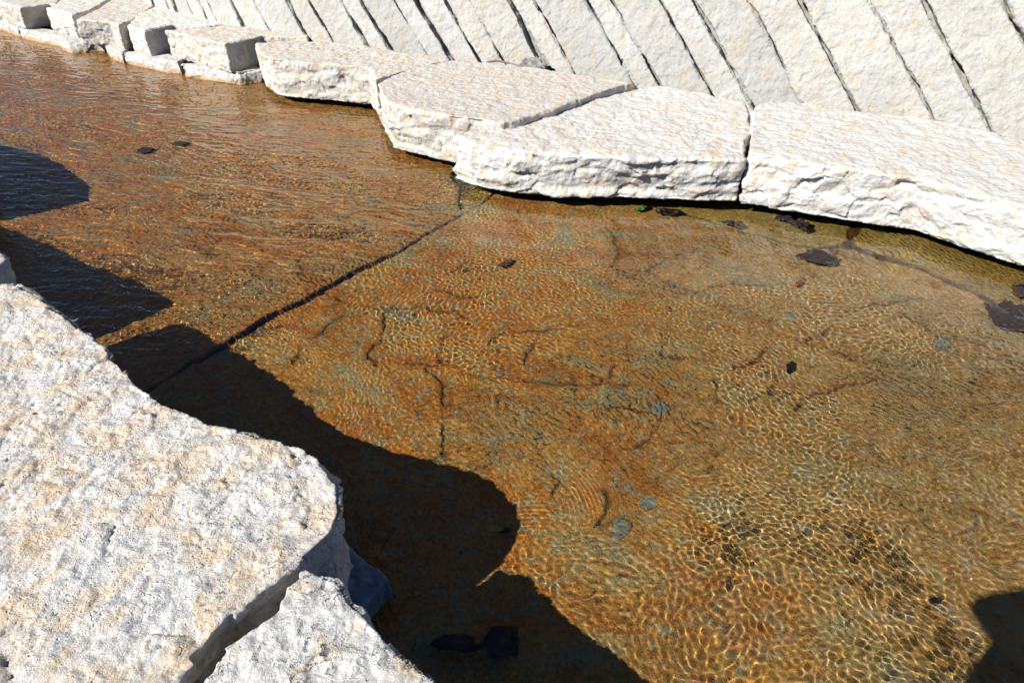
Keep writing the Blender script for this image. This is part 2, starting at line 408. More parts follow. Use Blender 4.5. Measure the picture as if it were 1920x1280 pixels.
H -= .006 * smooth(.4, 1.0, CN) * (lab == 0)
tb = fbm(WX * 3, WY * 3, 0, 151, 3)
e = np.abs(tb - np.round(tb * 4) / 4); thin = (1 - smooth(.0, .012, e)) * smooth(.1, .5, noise(X * 1.7, Y * 1.7, 5, 9))
crack = np.maximum(crack, .55 * thin); H -= .003 * thin
ny, nx = X.shape
BED = {}
names = {0: ('flagstone', M_BEDB, 'huge rusty orange and olive flagstone, cracked all over, filling most of the stream bed'),
         1: ('flagstone', M_BEDA, 'red brown slate flagstone under fast rippled water upstream at the left'),
         2: ('flagstone', M_BEDE, 'small wedge shaped bed stone at the corner where the long joint meets the blocks'),
         3: ('flagstone', M_BEDE, 'narrow olive yellow bed slab in shallow water under the middle far block'),
         4: ('flagstone', M_BEDE, 'ochre bed slab at the right edge beside the black leaves')}
Z = H.reshape(-1)
for k, (nm, mat, lb) in names.items():
    keep = (lab == k)
    ex = keep.copy()
    ex[1:] |= keep[:-1]; ex[:, 1:] |= keep[:, :-1]; ex[1:, 1:] |= keep[:-1, :-1]
    i = np.arange(ny * nx, dtype=np.int32).reshape(ny, nx)
    q = np.stack([i[:-1, :-1], i[:-1, 1:], i[1:, 1:], i[1:, :-1]], -1)[keep[:-1, :-1]].reshape(-1, 4)
    if not len(q): continue
    used, inv = np.unique(q, return_inverse=True)
    if k >= 2:
        qq = inv.reshape(-1, 4); lb_ = np.arange(len(used))
        while True:
            mn = lb_[qq].min(axis=1); new = lb_.copy(); np.minimum.at(new, qq.ravel(), np.repeat(mn, 4)); new = new[new]
            if (new == lb_).all(): break
            lb_ = new
        big_ = np.bincount(lb_).argmax(); q = q[lb_[qq[:, 0]] == big_]; used, inv = np.unique(q, return_inverse=True)
    v = np.stack([X.reshape(-1)[used], Y.reshape(-1)[used], Z[used]], -1)
    m = mesh_np(nm, v, inv.reshape(-1, 4))
    a = m.attributes.new('crack', 'FLOAT', 'POINT'); a.data.foreach_set('value', crack.reshape(-1)[used].astype(np.float32))
    link(nm, m, mat, lb, 'flagstone', 'flagstones paving the stream bed', 'thing')
def bed_z(x, y):
    j = np.argmin(np.abs(Y[:, 0] - y)); i = np.argmin(np.abs(X[j] - x)); return float(H[j, i])

# ------------------------------------------------------------ water
WXs, WYs = fan(.25, 15.0, .0011, .00145)
x, y = WXs, WYs
wx = x + .06 * noise(x * 2.2, y * 2.2, 0, 201) + .013 * noise(x * 8, y * 8, 0, 202)
wy = y + .06 * noise(x * 2.2, y * 2.2, 7, 203) + .013 * noise(x * 8, y * 8, 7, 204)
joint = np.array(PX(J1, 0)); A_, B_ = joint[0], joint[-3]
dn = np.array([-(B_ - A_)[1], (B_ - A_)[0]]); dn /= np.hypot(*dn)
upst = (x - A_[0]) * dn[0] + (y - A_[1]) * dn[1]
if (P(200, 300)[0] - A_[0]) * dn[0] + (P(200, 300)[1] - A_[1]) * dn[1] < 0: upst = -upst
U = smooth(-.25, .5, upst)                                    # 1 in the fast water upstream
patch = fbm(x * 1.1, y * 1.1, 0, 211, 3)
calm = smooth(-.25, .45, patch)
near = smooth(3.2, 1.2, y)
amp = (.4 + .8 * calm) * (1 + 1.0 * U) * (.85 + .25 * near * smooth(-.3, 1.0, x))
# quieter spots seen in the photograph
for (px, py, r) in ((1150, 880, .16), (1130, 960, .16), (950, 790, .2), (1250, 720, .22), (1560, 690, .3), (1010, 690, .15), (1300, 830, .2), (1700, 560, .25)):
    cx, cy, _ = P(px, py); amp *= 1 - .8 * np.exp(-((x - cx) ** 2 + (y - cy) ** 2) / r ** 2)
for (px, py, r) in ((700, 790, .25), (1120, 830, .13), (820, 560, .2), (1080, 560, .2), (1560, 620, .2), (1350, 690, .12)):
    cx, cy, _ = P(px, py); amp *= 1 + .7 * np.exp(-((x - cx) ** 2 + (y - cy) ** 2) / r ** 2)
ctr = smooth(-1.3, -.9, x) * (1 - smooth(.7, 1.2, x)) * smooth(1.35, 1.7, y) * (1 - U)
amp *= 1 - .42 * ctr
for (px, py, r) in ((1560, 950, .3), (1500, 1050, .3), (1660, 1120, .3)):
    cx, cy, _ = P(px, py); amp *= 1 - .3 * np.exp(-((x - cx) ** 2 + (y - cy) ** 2) / r ** 2)
DC = np.full(x.shape, 9.0, np.float32)
for L in CRACKS: DC = np.minimum(DC, seg_dist(x, y, PX(L, 0), .16))
amp *= 1 + .75 * np.exp(-(DC / .07) ** 2)
amp = np.minimum(amp, .78 + 1.0 * U) * (1 - .12 * smooth(.6, 1.6, x) * smooth(2.4, 1.4, y))
band = smooth(-.35, .45, fbm(wx * 1.6 + wy * .5, wy * 5.5 + wx * 1.2, 0, 251, 2))
amp = (amp * (1 - U + U * (.35 + 1.3 * band))).astype(np.float32)
hW = np.zeros_like(x); rng = np.random.default_rng(5)
spacing = .0011 * (y + 1)
for k in range(60):
    lam = .0235 * 2 ** rng.uniform(-.45, .95); th = math.pi * ((k * 0.6180339) % 1.0)
    # crests lie a little more often along the flow at the right
    aniso = .78 + .32 * abs(math.cos(th - math.radians(35)))
    K = 2 * math.pi / lam; ph = rng.uniform(0, 6.28)
    fade = smooth(2.6, 5.0, lam / spacing)
    hW += (aniso * lam / .0225 * 5.6e-5) * fade * amp * np.sin((K * (wx * math.cos(th) + wy * math.sin(th)) + ph).astype(np.float32))
# fast water: long crests across the flow with broken backs
cth = math.radians(76)
for k in range(30):
    lam = .075 * 2 ** rng.uniform(-1.0, 1.2); th = cth + rng.normal(0, .28); K = 2 * math.pi / lam; ph = rng.uniform(0, 6.28)
    fade = smooth(2.6, 5.0, lam / spacing)
    hW += (lam / .075 * 2.0e-4) * fade * U * (.5 + .7 * calm) * np.sin((K * (wx * math.cos(th) + wy * math.sin(th)) + ph).astype(np.float32))
rid = fbm(wx * 3 + wy * 1.2, wy * 9 + wx * 1.5, 0, 221, 3, .55)
hW += U * .0045 * (1 - np.abs(rid)) ** 2
rid = fbm(wx * 11, wy * 27 + wx * 4, 0, 241, 3, .6)
hW += U * .0022 * (.3 + band) * (1 - np.abs(rid)) ** 3 * 1.5
hW += .0006 * fbm(x * 7, y * 7, 0, 231, 3)
# little standing waves fanning downstream of the cracks
for (px, py, ang, r, lam) in ((1075, 925, 15, .10, .016), (1390, 755, 10, .11, .017), (850, 700, 20, .07, .016), (1270, 665, 10, .08, .016), (730, 640, 15, .07, .015), (1160, 470, 15, .08, .018), (560, 670, 20, .06, .016), (1640, 830, 20, .12, .02), (960, 960, 95, .1, .018), (950, 700, 95, .14, .018)):
    cx, cy, _ = P(px, py); a = math.radians(ang); ux = (x - cx) * math.cos(a) + (y - cy) * math.sin(a); uy = -(x - cx) * math.sin(a) + (y - cy) * math.cos(a)
    rr = np.hypot(ux + .25, uy)
    hW += .85e-4 * np.exp(-(ux * ux + uy * uy) / r ** 2) * np.sin(2 * math.pi * rr / lam)
# beads and spurts thrown up where the fast water breaks
cand = np.argwhere((U > .5) & (band > .55) & (y < 11))
cand = cand[rng.choice(len(cand), 9000, replace=False)]
hW[cand[:, 0], cand[:, 1]] += (spacing[cand[:, 0], cand[:, 1]] * rng.uniform(.5, 1.5, len(cand))).astype(np.float32)
v = np.stack([x, y, hW], -1).reshape(-1, 3)
wob = link('water', mesh_np('water', v, grid_faces(*x.shape)), M_WATER, kind='structure', receive=False)
wob.cycles.is_caustics_caster = True
del v, hW, wx, wy, rid, patch, calm

# ------------------------------------------------------------ blocks of the far bank
def block(name, top, bot, zt, zb, mat, label, seed, vox, group, cat='stone block', lean=.75, **k):
    T = [P(a, b, zt) for a, b in top]
    Bt = []
    for i_, (tpt, bb) in enumerate(zip(T, bot)):
        if bb:
            q = P(*bb, zb); Bt.append(q); T[i_] = (q[0] * lean + tpt[0] * (1 - lean), q[1] * lean + tpt[1] * (1 - lean), zt)
        else: Bt.append((tpt[0], tpt[1], zb))
    m = roughen(voxel(ring_mesh(T, Bt), vox), seed, **k)
    return link(name, m, mat, label, cat, group, 'thing')

GF = 'limestone blocks along the far bank'
def ext(bt, n): return bt + [None] * (n - len(bt))
t_ = [(1393, 286), (1500, 318), (1600, 335), (1700, 350), (1800, 372), (1920, 400), (2160, 480), (2300, 400), (2000, 296), (1912, 262), (1860, 246), (1751, 225), (1687, 214), (1612, 208), (1526, 195), (1440, 190), (1413, 200)]
block('stone_block', t_, ext([(1387, 380), (1500, 400), (1600, 415), (1700, 428), (1800, 463), (1920, 500), (2200, 640)], len(t_)), .38, .06, M_FAR,
      'long white limestone block at the right edge with a ledged crack along its front', 1001, .009, GF, face=.014, strata=1.3)
t_ = [(868, 252), (905, 284), (1000, 298), (1100, 303), (1200, 312), (1290, 314), (1386, 308), (1406, 215), (1400, 192), (1331, 177), (1236, 160), (1188, 161), (1111, 181), (1027, 206), (953, 228), (923, 230)]
block('stone_block', t_, [(850, 335), (880, 348), (940, 358), (1050, 368), (1200, 374), (1290, 377), (1380, 379)] + [None] * 9, .35, .06, M_FAR,
      'white limestone block in the middle with a deeply broken grey streaked front', 1002, .009, GF, face=.015, big=.02, strata=1.6)
t_ = [(699, 170), (718, 196), (775, 214), (845, 220), (882, 223), (943, 230), (1036, 205), (1112, 177), (1186, 154), (1077, 138), (1010, 127), (920, 117), (845, 112), (770, 128)]
block('stone_block', t_, [(716, 235), (738, 279), (780, 290), (849, 306), (900, 312), None, None, None, None, None, None, None, None, None], .40, .06, M_FARB,
      'broad beige topped block with a small rust streak, left of the middle block', 1003, .009, GF, face=.015)
t_ = [(478, 96), (483, 106), (510, 114), (560, 119), (640, 126), (697, 134), (705, 150), (770, 130), (841, 112), (802, 104), (728, 94), (627, 79), (560, 76), (497, 80)]
block('stone_block', t_, [(492, 140), (502, 166), (520, 180), (560, 184), (640, 191), (699, 196), None, None, None, None, None, None, None, None], .38, .06, M_FARB,
      'rounded beige limestone block overhanging the water, pale grey pitted front', 1004, .010, GF, face=.013)
t_ = [(311, 60), (365, 70), (423, 81), (491, 67), (576, 70), (580, 64), (499, 54), (440, 46), (386, 50)]
block('stone_block', t_, [(322, 106), (375, 122), (434, 138), (503, 119), None, None, None, None, None], .38, .11, M_FARB,
      'beige block with a shaded square end, resting on two low slabs', 1005, .011, GF, face=.016, big=.008)
t_ = [(240, 51), (264, 58), (322, 48), (386, 47), (437, 43), (384, 32), (300, 8), (258, 27)]
block('stone_block', t_, [(253, 97), (284, 108), (336, 95), None, None, None, None, None], .38, .11, M_FAR,
      'narrow fronted white block with a dark shaded end, next left of the square ended block', 1006, .011, GF, face=.014, big=.008)
t_ = [(148, 43), (209, 51), (227, 52), (254, 43), (262, 28), (292, 8), (225, -10), (178, 20)]
block('stone_block', t_, [(157, 84), (219, 86), (235, 95), (264, 84), None, None, None, None], .38, .11, M_FARB,
      'white block with a faint pink stain and a slot of shade at its right end', 1007, .011, GF, face=.012, big=.008)
t_ = [(89, 21), (144, 37), (174, 20), (222, -12), (150, -34), (100, 12)]
block('stone_block', t_, [(101, 58), (148, 73), (182, 64), None, None, None], .38, .11, M_FAR,
      'small pale block third from the upper left corner', 1008, .012, GF, face=.012, big=.008)
t_ = [(-10, 10), (33, 23), (50, 27), (98, 17), (104, 8), (146, -36), (80, -60), (10, -35)]
block('stone_block', t_, [(0, 38), (34, 50), (50, 57), (106, 48), None, None, None, None], .38, .11, M_FARB,
      'pale block in the upper left corner with a brown shaded end', 1009, .012, GF, face=.012, big=.008)
t_ = [(-120, -15), (-14, 9), (16, -22), (85, -38), (-60, -60)]
block('stone_block', t_, [(-110, 18), (-8, 38), None, None, None], .38, .11, M_FAR, 'block cut off by the left edge of the view, farthest upstream', 1010, .014, GF, face=.012, big=.008)
def wblock(R, zt, zb, lb, sd):
    m = roughen(voxel(ring_mesh([(a, b, zt) for a, b in R], [(a, b, zb) for a, b in R]), .014), sd, face=.014); return link('stone_block', m, M_FAR, lb, 'stone block', GF, 'thing')
wblock([(3.62, 2.55), (4.0, 2.0), (4.9, 1.35), (5.6, 1.9), (5.0, 3.4), (3.9, 3.95), (3.6, 3.3)], .37, .05, 'block beyond the right edge of the view', 1011)
wblock([(5.0, 1.25), (5.6, .6), (6.6, .3), (7.3, 1.6), (5.75, 2.5), (5.7, 1.8)], .38, .05, 'last block of the row, far beyond the right edge', 1012)
GL = 'low slabs at the waterline of the far bank'
def low(t_, b_, lb, sd): block('low_slab', t_, b_, .12, -.07, M_LOW, lb, sd, .010, GL, 'stone slab', lean=1.2, face=.012, big=.008)
low([(346, 134), (400, 143), (458, 150), (498, 142), (500, 128), (440, 118), (360, 118)], [(350, 158), (400, 167), (455, 175), (497, 169), None, None, None], 'low slab under the square ended block, rightmost at the waterline', 1021)
low([(235, 107), (280, 120), (332, 133), (368, 126), (350, 108), (270, 92), (238, 98)], [(241, 134), (285, 144), (322, 152), (348, 154), None, None, None], 'long low slab second from the right at the waterline', 1022)
low([(186, 91), (230, 107), (238, 97), (250, 84), (215, 78)], [(205, 121), (238, 134), (241, 132), None, None], 'low slab with a curved orange stained foot, third from the right', 1023)
low([(116, 88), (150, 96), (188, 93), (215, 77), (130, 66)], [(121, 108), (142, 115), (191, 110), None, None], 'low grey speckled slab fourth from the right at the waterline', 1024)
low([(40, 68), (80, 78), (114, 83), (125, 74), (140, 62), (60, 50)], [(45, 85), (80, 94), (118, 101), None, None, None], 'low white slab fifth from the right, orange along its wet edge', 1025)
low([(-60, 35), (0, 50), (40, 66), (60, 48), (0, 30)], [(-60, 54), (0, 67), (44, 83), None, None], 'low slab at the left edge of the view under the corner block', 1026)

# ------------------------------------------------------------ leaning wall of diagonal slabs
BD = np.array([-.9105, .4136, 0.]); W0 = np.array([0, 6.4507, .38]); ALP = math.radians(75)
NH = np.array([.4136, .9105, 0.]); UPV = NH * math.cos(ALP) + np.array([0, 0, math.sin(ALP)]); NRM = np.cross(BD, UPV)
if NRM[1] > 0: NRM = -NRM                                # towards the stream
def onwall(px, py):
    c, s = math.cos(math.radians(PITCH)), math.sin(math.radians(PITCH))
    u, v_ = (px - 960) / FPX, (py - 640) / FPX; d = np.array([u, c - v_ * s, -s - v_ * c]); o = np.array([0, 0, CAM_H])
    t_ = np.dot(W0 - o, NRM) / np.dot(d, NRM); q = o + t_ * d - W0
    return float(q @ BD), float(q @ UPV)
GV = [((1890, 0), (1920, 71), .03), ((1732, 0), (1860, 246), .022), ((1631, 0), (1751, 225), .024), ((1500, 0), (1607, 204), .020), ((1410, 0), (1498, 184), .012), ((1297, 0), (1410, 195), .038), ((1237, 0), (1331, 176), .02),
      ((1143, 0), (1236, 159), .016), ((1094, 0), (1188, 155), .035), ((1000, 0), (1077, 138), .02), ((956, 0), (1023, 124), .045), ((882, 0), (940, 111), .012), ((835, 0), (890, 100), .012), ((778, 0), (845, 112), .032),
      ((735, 0), (800, 102), .022), ((674, 0), (733, 94), .018), ((640, 0), (691, 87), .012), ((577, 0), (624, 79), .018), ((536, 0), (571, 62), .025), ((464, 0), (499, 54), .035), ((410, 0), (437, 44), .018), ((356, 0), (378, 37), .022),
      ((331, 0), (346, 25), .014), ((290, -10), (306, 18), .012), ((254, 0), (261, 14), .02), ((228, 0), (238, 16), .026), ((178, -10), (187, 8), .024)]
ANG = math.radians(50)
gl = []
for a, b, wd in GV:
    sa, ta = onwall(*a); sb, tb_ = onwall(*b); k = (sa - sb) / max(ta - tb_, .05)
    k = .5 * k + .5 / math.tan(ANG) if ta - tb_ > .25 else 1 / math.tan(ANG)
    gl.append((sb - tb_ * k, k, wd))                      # s at t=0, slope, width
rw = random.Random(8)
s = gl[0][0]
NI = 7
for q in range(NI): s -= .42; gl.insert(0, (s, gl[0][1], .022))
s = gl[-1][0]
for q in range(14): s += .3 + rw.random() * .15; gl.append((s, gl[-1][1], .02))
TB, TT = -.32, 1.45
WIDE = NI + 10
ORD = 'zeroth first second third fourth fifth sixth seventh eighth ninth tenth eleventh twelfth thirteenth fourteenth fifteenth sixteenth seventeenth eighteenth nineteenth twentieth twenty-first twenty-second twenty-third twenty-fourth twenty-fifth twenty-sixth twenty-seventh twenty-eighth'.split()
for i in range(len(gl) - 1):
    (s0, k0, w0), (s1, k1, w1) = gl[i], gl[i + 1]
    n = 8; out = []
    tt = [TB + (TT - TB) * j / n for j in range(n + 1)]
    gw = lambda q, j: (2.2 * max(0, 1 - (tt[j] + .3) / .6) if q == WIDE else 0) + .5 + .75 * math.sin(q * 2.7 + j * 1.3) ** 2 + .25 * math.sin(q * 5 + j * 3.1)
    R = [(s0 + k0 * t_ + w0 * .5 * gw(i, j) + rw.uniform(-.005, .008), t_) for j, t_ in enumerate(tt)]
    L = [(s1 + k1 * t_ - w1 * .5 * gw(i + 1, n - j) - rw.uniform(-.005, .008), t_) for j, t_ in enumerate(tt[::-1])]
    for j, (a, b) in enumerate(zip(R, L[::-1])):
        if b[0] - a[0] < .05: mm = (a[0] + b[0]) / 2; R[j] = (mm - .025, a[1]); L[n - j] = (mm + .025, b[1])
    proud = rw.uniform(-.024, .024); tl = rw.uniform(-.012, .012)
    F = [W0 + BD * a + UPV * b + NRM * (proud + (tl if q_ < len(R) else -tl)) for q_, (a, b) in enumerate(R + L)]
    Bk = [p_ - NRM * (.16 + proud) for p_ in F]
    mid = W0 + BD * (s0 + s1) / 2
    vox = .018 if i < NI - 1 or i > NI + 27 else (.010 if i < NI + 15 else .013)
    # build the prism with the face as "top": rotate so that NRM is up
    nn = len(F); vs = [tuple(p_) for p_ in F] + [tuple(p_) for p_ in Bk]
    fc = [list(range(nn)), list(range(2 * nn - 1, nn - 1, -1))] + [[j, j + nn, (j + 1) % nn + nn, (j + 1) % nn] for j in range(nn)]
    m = bpy.data.meshes.new('w'); m.from_pydata(vs, [], fc); bm = bmesh.new(); bm.from_mesh(m)
    bmesh.ops.triangulate(bm, faces=bm.faces[:2]); bmesh.ops.recalc_face_normals(bm, faces=bm.faces); bm.to_mesh(m); bm.free()
    m = roughen(voxel(m, vox), 2000 + 13 * i, up=tuple(NRM), big=.018, mid=.005, fine=.0012, face=.012, pits=.005, strata=.3, it=1, flake=.003)
    v_, _n = coords(m); ss = np.clip((v_ - W0.astype(np.float32)) @ BD.astype(np.float32) - 2, 0, 99); v_ = v_ + (.07 * ss ** 2)[:, None] * NH.astype(np.float32); m.vertices.foreach_set('co', v_.astype(np.float32).ravel()); m.update()
    link('wall_slab', m, M_WALL, ('cream slanting slab of the leaning wall, %s from the right edge of the view' % ORD[i - NI + 1]) if NI <= i < NI + 27 else 'cream slanting slab of the leaning wall, outside the view',
         'wall slab', 'diagonal slabs of the leaning wall', 'thing')

def prism(name, pts, z0, z1, mat, **k):
    m = ring_mesh([(a, b, z1) for a, b in pts], [(a, b, z0) for a, b in pts]); return link(name, m, mat, **k)
def wp(s_, d, t_=0): q = W0 + BD * s_ + NH * d; return (q[0], q[1])
# earth core behind and under the far stones, and the ground
ks = [-7 + .5 * k for k in range(41)]; vs = []
for a in ks:
    off = NH * .07 * max(0, a - 2) ** 2
    for b, dd in ((-.6, 0), (1.4, 0), (1.4, 3), (-.6, 3)):
        vs.append(tuple(W0 + BD * a + UPV * b - NRM * .09 + off + NH * dd))
fc = [[4 * k + e, 4 * k + 4 + e, 4 * k + 4 + (e + 1) % 4, 4 * k + (e + 1) % 4] for k in range(len(ks) - 1) for e in range(4)] + [[0, 1, 2, 3], [4 * len(ks) - 4 + e for e in (3, 2, 1, 0)]]
m = bpy.data.meshes.new('core'); m.from_pydata(vs, [], fc)
bm = bmesh.new(); bm.from_mesh(m); bmesh.ops.recalc_face_normals(bm, faces=bm.faces); bm.to_mesh(m); bm.free()
link('earth_bank', m, M_RUBBLE, kind='structure')
fp = [P(2250, 560, 0), P(1920, 440, 0), P(1500, 350, 0), P(1100, 330, 0), P(800, 250, 0), P(640, 160, 0), P(480, 130, 0), P(300, 95, 0), P(100, 60, 0), P(-300, 0, 0)]
pts = [(a, b) for a, b, _ in fp] + [wp(11, .25), wp(-7, .25)]
prism('bank_footing', pts, -.5, .045, M_EARTH, kind='structure')

def sheet(name, z, mat, hole=None):
    m = bpy.data.meshes.new(name); R_ = 900
    m.from_pydata([(-R_, -R_, z), (R_, -R_, z), (R_, R_, z), (-R_, R_, z)], [], [(0, 1, 2, 3)]); return link(name, m, mat, kind='structure')
sheet('ground', -.52, M_GROUND)

# ------------------------------------------------------------ near bank
GN = 'limestone slabs of the near bank'
t_ = [(-157, 592), (-40, 556), (0, 530), (32, 532), (62, 550), (100, 578), (140, 606), (180, 632), (212, 668), (262, 718), (310, 752), (350, 766), (398, 795), (440, 800), (500, 820), (566, 834), (598, 856), (608, 876), (634, 908), (638, 955), (626, 990), (600, 1018), (572, 1042), (520, 1082), (430, 1152), (330, 1265), (240, 1420), (-200, 1900), (-1500, 1500), (-420, 660)]
def nearblk(t_, zt, zb, mat, lb, sd, vox, inset, **k):
    T = [P(a, b, zt) for a, b in t_]
    c = np.mean([p_[:2] for p_ in T], axis=0)
    B_ = [(p_[0] + (c[0] - p_[0]) * inset, p_[1] + (c[1] - p_[1]) * inset, zb) for p_ in T]
    m = roughen(voxel(ring_mesh(T, B_), vox), sd, **k); return link('stone_slab', m, mat, lb, 'stone slab', GN, 'thing')
nearblk(t_, .40, .03, M_NEAR, 'large beige and grey mottled limestone slab filling the lower left', 3001, .0055, .02, big=.012, mid=.006, pits=.0085, fine=.0008, it=5)
t_ = [(535, 1100), (573, 1064), (630, 1084), (650, 1122), (700, 1170), (740, 1220), (800, 1262), (870, 1320), (960, 1420), (500, 1900), (-100, 1900), (300, 1440), (368, 1290), (430, 1212), (520, 1140)]
nearblk(t_, .385, .03, M_NEAR2, 'smaller white slab with black spots and yellow lichen at the bottom edge', 3002, .005, .03, it=5, big=.012, mid=.007, pits=.006)
S1 = [(-306, 329), (-211, 369), (-75, 438), (-12, 466), (6, 488), (-62, 515), (-183, 553), (-440, 624), (-900, 560), (-600, 380)]
nearblk(S1, .41, .03, M_NEAR, 'slab whose grey shaded corner shows at the left edge above the big slab', 3003, .012, -.03)
S0 = [(-640, 150), (-400, 158), (-233, 189), (-131, 208), (-58, 262), (-70, 294), (-308, 334), (-620, 390), (-1000, 300)]
nearblk(S0, .40, .03, M_NEAR, 'slab beyond the left edge that throws the upper left shadow', 3004, .015, 0)
# slab under the photographer
T = [(-.02, .50), (.25, .44), (.75, .2), (1.0, -.2), (.9, -.9), (-.6, -1.0), (-.75, -.2), (-.55, .25), (-.2, .42)]
m = roughen(voxel(ring_mesh([(a, b, .39) for a, b in T], [(a, b, .02) for a, b in T]), .02), 3005)
link('stone_slab', m, M_NEAR2, 'slab under the feet of the photographer', 'stone slab', GN, 'thing')
pts = [(-14, 9), (-5.3, 4.3), (-3.2, 2.6), (-1.3, 1.35), (-.75, .95), (-.4, .5), (.6, -.1), (3, -2), (3, -6), (-14, -6)]
prism('near_bank', pts, -.5, .10, M_EARTH, kind='structure')

# ------------------------------------------------------------ slate piece, leaves, pebbles, twigs
def chip(name, L, z, th, mat, label, cat, group=None, seed=1, vox=.004, rough=.001, tilt=0.0, kind=None):
    T = [P(a, b, z + th) for a, b in L]
    n = len(T); cx = sum(p_[0] for p_ in T) / n; cy = sum(p_[1] for p_ in T) / n
    top = []
    for i in range(n):                                    # more outline points, a little ragged
        a, b = Vector(T[i]), Vector(T[(i + 1) % n])
        for f in (0, .33, .66):
            q = a.lerp(b, f); r_ = random.Random(seed * 99 + i * 7 + int(f * 9)); j = (b - a).length * .06
            top.append((q.x + r_.uniform(-j, j), q.y + r_.uniform(-j, j), z + th + tilt * (q.x - cx)))
    bot = [(a, b, c - th) for a, b, c in top]
    m = voxel(ring_mesh(top, bot), min(vox, th * .8)); v, n_ = coords(m)
    v = v + n_ * (rough * fbm(v[:, 0] * 60, v[:, 1] * 60, v[:, 2] * 60, seed, 3))[:, None]
    r2 = np.hypot(v[:, 0] - cx, v[:, 1] - cy)
    v[:, 2] += rough * 3 * fbm(v[:, 0] * 22, v[:, 1] * 22, 0, seed + 3, 2)
    m.vertices.foreach_set('co', v.astype(np.float32).ravel()); m.update()
    return link(name, m, mat, label, cat, group, kind)
def c5(L): return [(1180 + a / 4.571, 350 + b / 4.571) for a, b in L]
def c6(L): return [(1280 + a / 2.977, 430 + b / 2.977) for a, b in L]
def c5b(L): return [(640 + a / 2.977, 430 + b / 2.977) for a, b in L]
def cl(L): return [(1000 + a / 6.4, 880 + b / 6.4) for a, b in L]
def c8(L): return [(600 + a / 2.977, 850 + b / 2.977) for a, b in L]
GLF = 'dead leaves in the stream'
def leaf(L, z, mat, label, seed, th=.003, name='leaf', **k): return chip(name, L, z, th, mat, label, 'leaf', GLF, seed, **k)
leaf(c5([(1430, 580), (1510, 565), (1520, 535), (1590, 535), (1650, 545), (1700, 575), (1758, 600), (1755, 665), (1640, 665), (1560, 645), (1500, 620), (1440, 600)]), 0, M_DLEAF, 'ragged black leaf floating alone in open water near the right block', 1, th=.005, rough=.0025)
leaf(c5([(250, 185), (300, 180), (360, 190), (430, 215), (380, 245), (310, 240), (265, 215)]), -.002, M_DLEAF, 'small dark pointed leaf beside the green leaf', 2, rough=.0015)
leaf(c5([(212, 205), (235, 198), (268, 222), (255, 240)]), -.004, M_RLEAF, 'tiny red leaf tip poking out from the small dark leaf', 3)
leaf(c5([(775, 300), (850, 285), (900, 290), (950, 330), (940, 350), (880, 345), (850, 325)]), -.001, M_DLEAF, 'small curled dark leaf between the green leaf and the crumpled leaf', 4, rough=.003)
leaf(c5([(1240, 265), (1300, 225), (1370, 225), (1420, 290), (1480, 280), (1530, 320), (1520, 370), (1470, 360), (1420, 320), (1330, 290)]), .0, M_DLEAF, 'crumpled wet leaf in the shade line below the crack between two blocks', 5, th=.006, rough=.004)
leaf(c5([(45, 185), (75, 165), (120, 155), (145, 175), (130, 195), (60, 210)]), -.002, M_GLEAF, 'bright green leaf floating under the middle block', 6)
leaf(c5([(1490, 372), (1530, 360), (1536, 382), (1500, 392)]), -.004, M_RLEAF, 'red leaf scrap hanging from the crumpled leaf', 7)
leaf(c5([(1405, 880), (1420, 845), (1455, 830), (1482, 845), (1450, 880), (1415, 900)]), -.05, M_RLEAF, 'red oval leaf lying on the bed below the ragged black leaf', 8)
leaf(c5([(1440, 808), (1480, 803), (1507, 825), (1490, 838)]), -.05, M_RLEAF, 'smaller red leaf just behind the red oval leaf', 9)
leaf(c6([(1680, 400), (1730, 420), (1800, 400), (1850, 415), (2000, 450), (2010, 590), (1905, 568), (1830, 555), (1770, 540), (1720, 490), (1700, 440)]), -.002, M_DLEAF, 'large black mat of rotten leaves at the right edge', 10, th=.008, rough=.004)
leaf(c6([(1840, 310), (1880, 300), (1960, 312), (1960, 390), (1870, 372), (1845, 340)]), .0, M_DLEAF, 'black leaf on the ochre slab at the right edge', 11, th=.006, rough=.003)
leaf(c6([(540, 738), (556, 728), (578, 752), (583, 782), (566, 792), (546, 772)]), -.001, M_BLEAF, 'little dark red brown leaf making rings in the open water', 12)
leaf(c5b([(870, 225), (900, 200), (940, 180), (957, 190), (940, 215), (900, 232)]), -.045, M_BLEAF, 'brown leaf lying on the bed near the long joint', 13)
leaf(c5b([(1798, 450), (1818, 443), (1842, 470), (1822, 472)]), -.045, M_OLEAF, 'tiny orange leaf on the bed at mid stream', 14)
leaf(c8([(908, 438), (950, 403), (1025, 420), (1027, 436), (960, 448)]), -.03, M_YLEAF, 'yellow leaf in the shade near the shadow edge', 15)
leaf(c8([(860, 1060), (868, 1010), (900, 988), (916, 1010), (905, 1045), (880, 1066)]), -.01, M_OLEAF, 'orange leaf in the darkest pool at the bottom', 16)
leaf(c8([(600, 1060), (700, 1010), (830, 1020), (870, 1080), (800, 1110), (680, 1100)]), -.03, M_DLEAF, 'dark rotten leaf left of the orange leaf in the shaded pool', 17, th=.005, rough=.003)
leaf(c8([(900, 1060), (960, 980), (1040, 960), (1070, 1050), (1060, 1150), (960, 1140)]), -.03, M_DLEAF, 'dark rotten leaf touching the right side of the orange leaf', 18, th=.005, rough=.003)
leaf([(256, 281), (270, 275), (287, 277), (284, 284), (264, 287)], .002, M_DLEAF, 'dark leaf alone on the fast water upstream, nearer of two', 19, th=.006)
leaf([(318, 268), (338, 264), (356, 267), (340, 273)], .002, M_DLEAF, 'dark leaf on the fast water upstream, farther of two', 20, th=.006)
leaf([(1735, 1132), (1745, 1126), (1762, 1130), (1758, 1139), (1742, 1141)], -.07, M_DLEAF, 'dark scrap on the bed among the bright ripples at lower right', 21, th=.004)
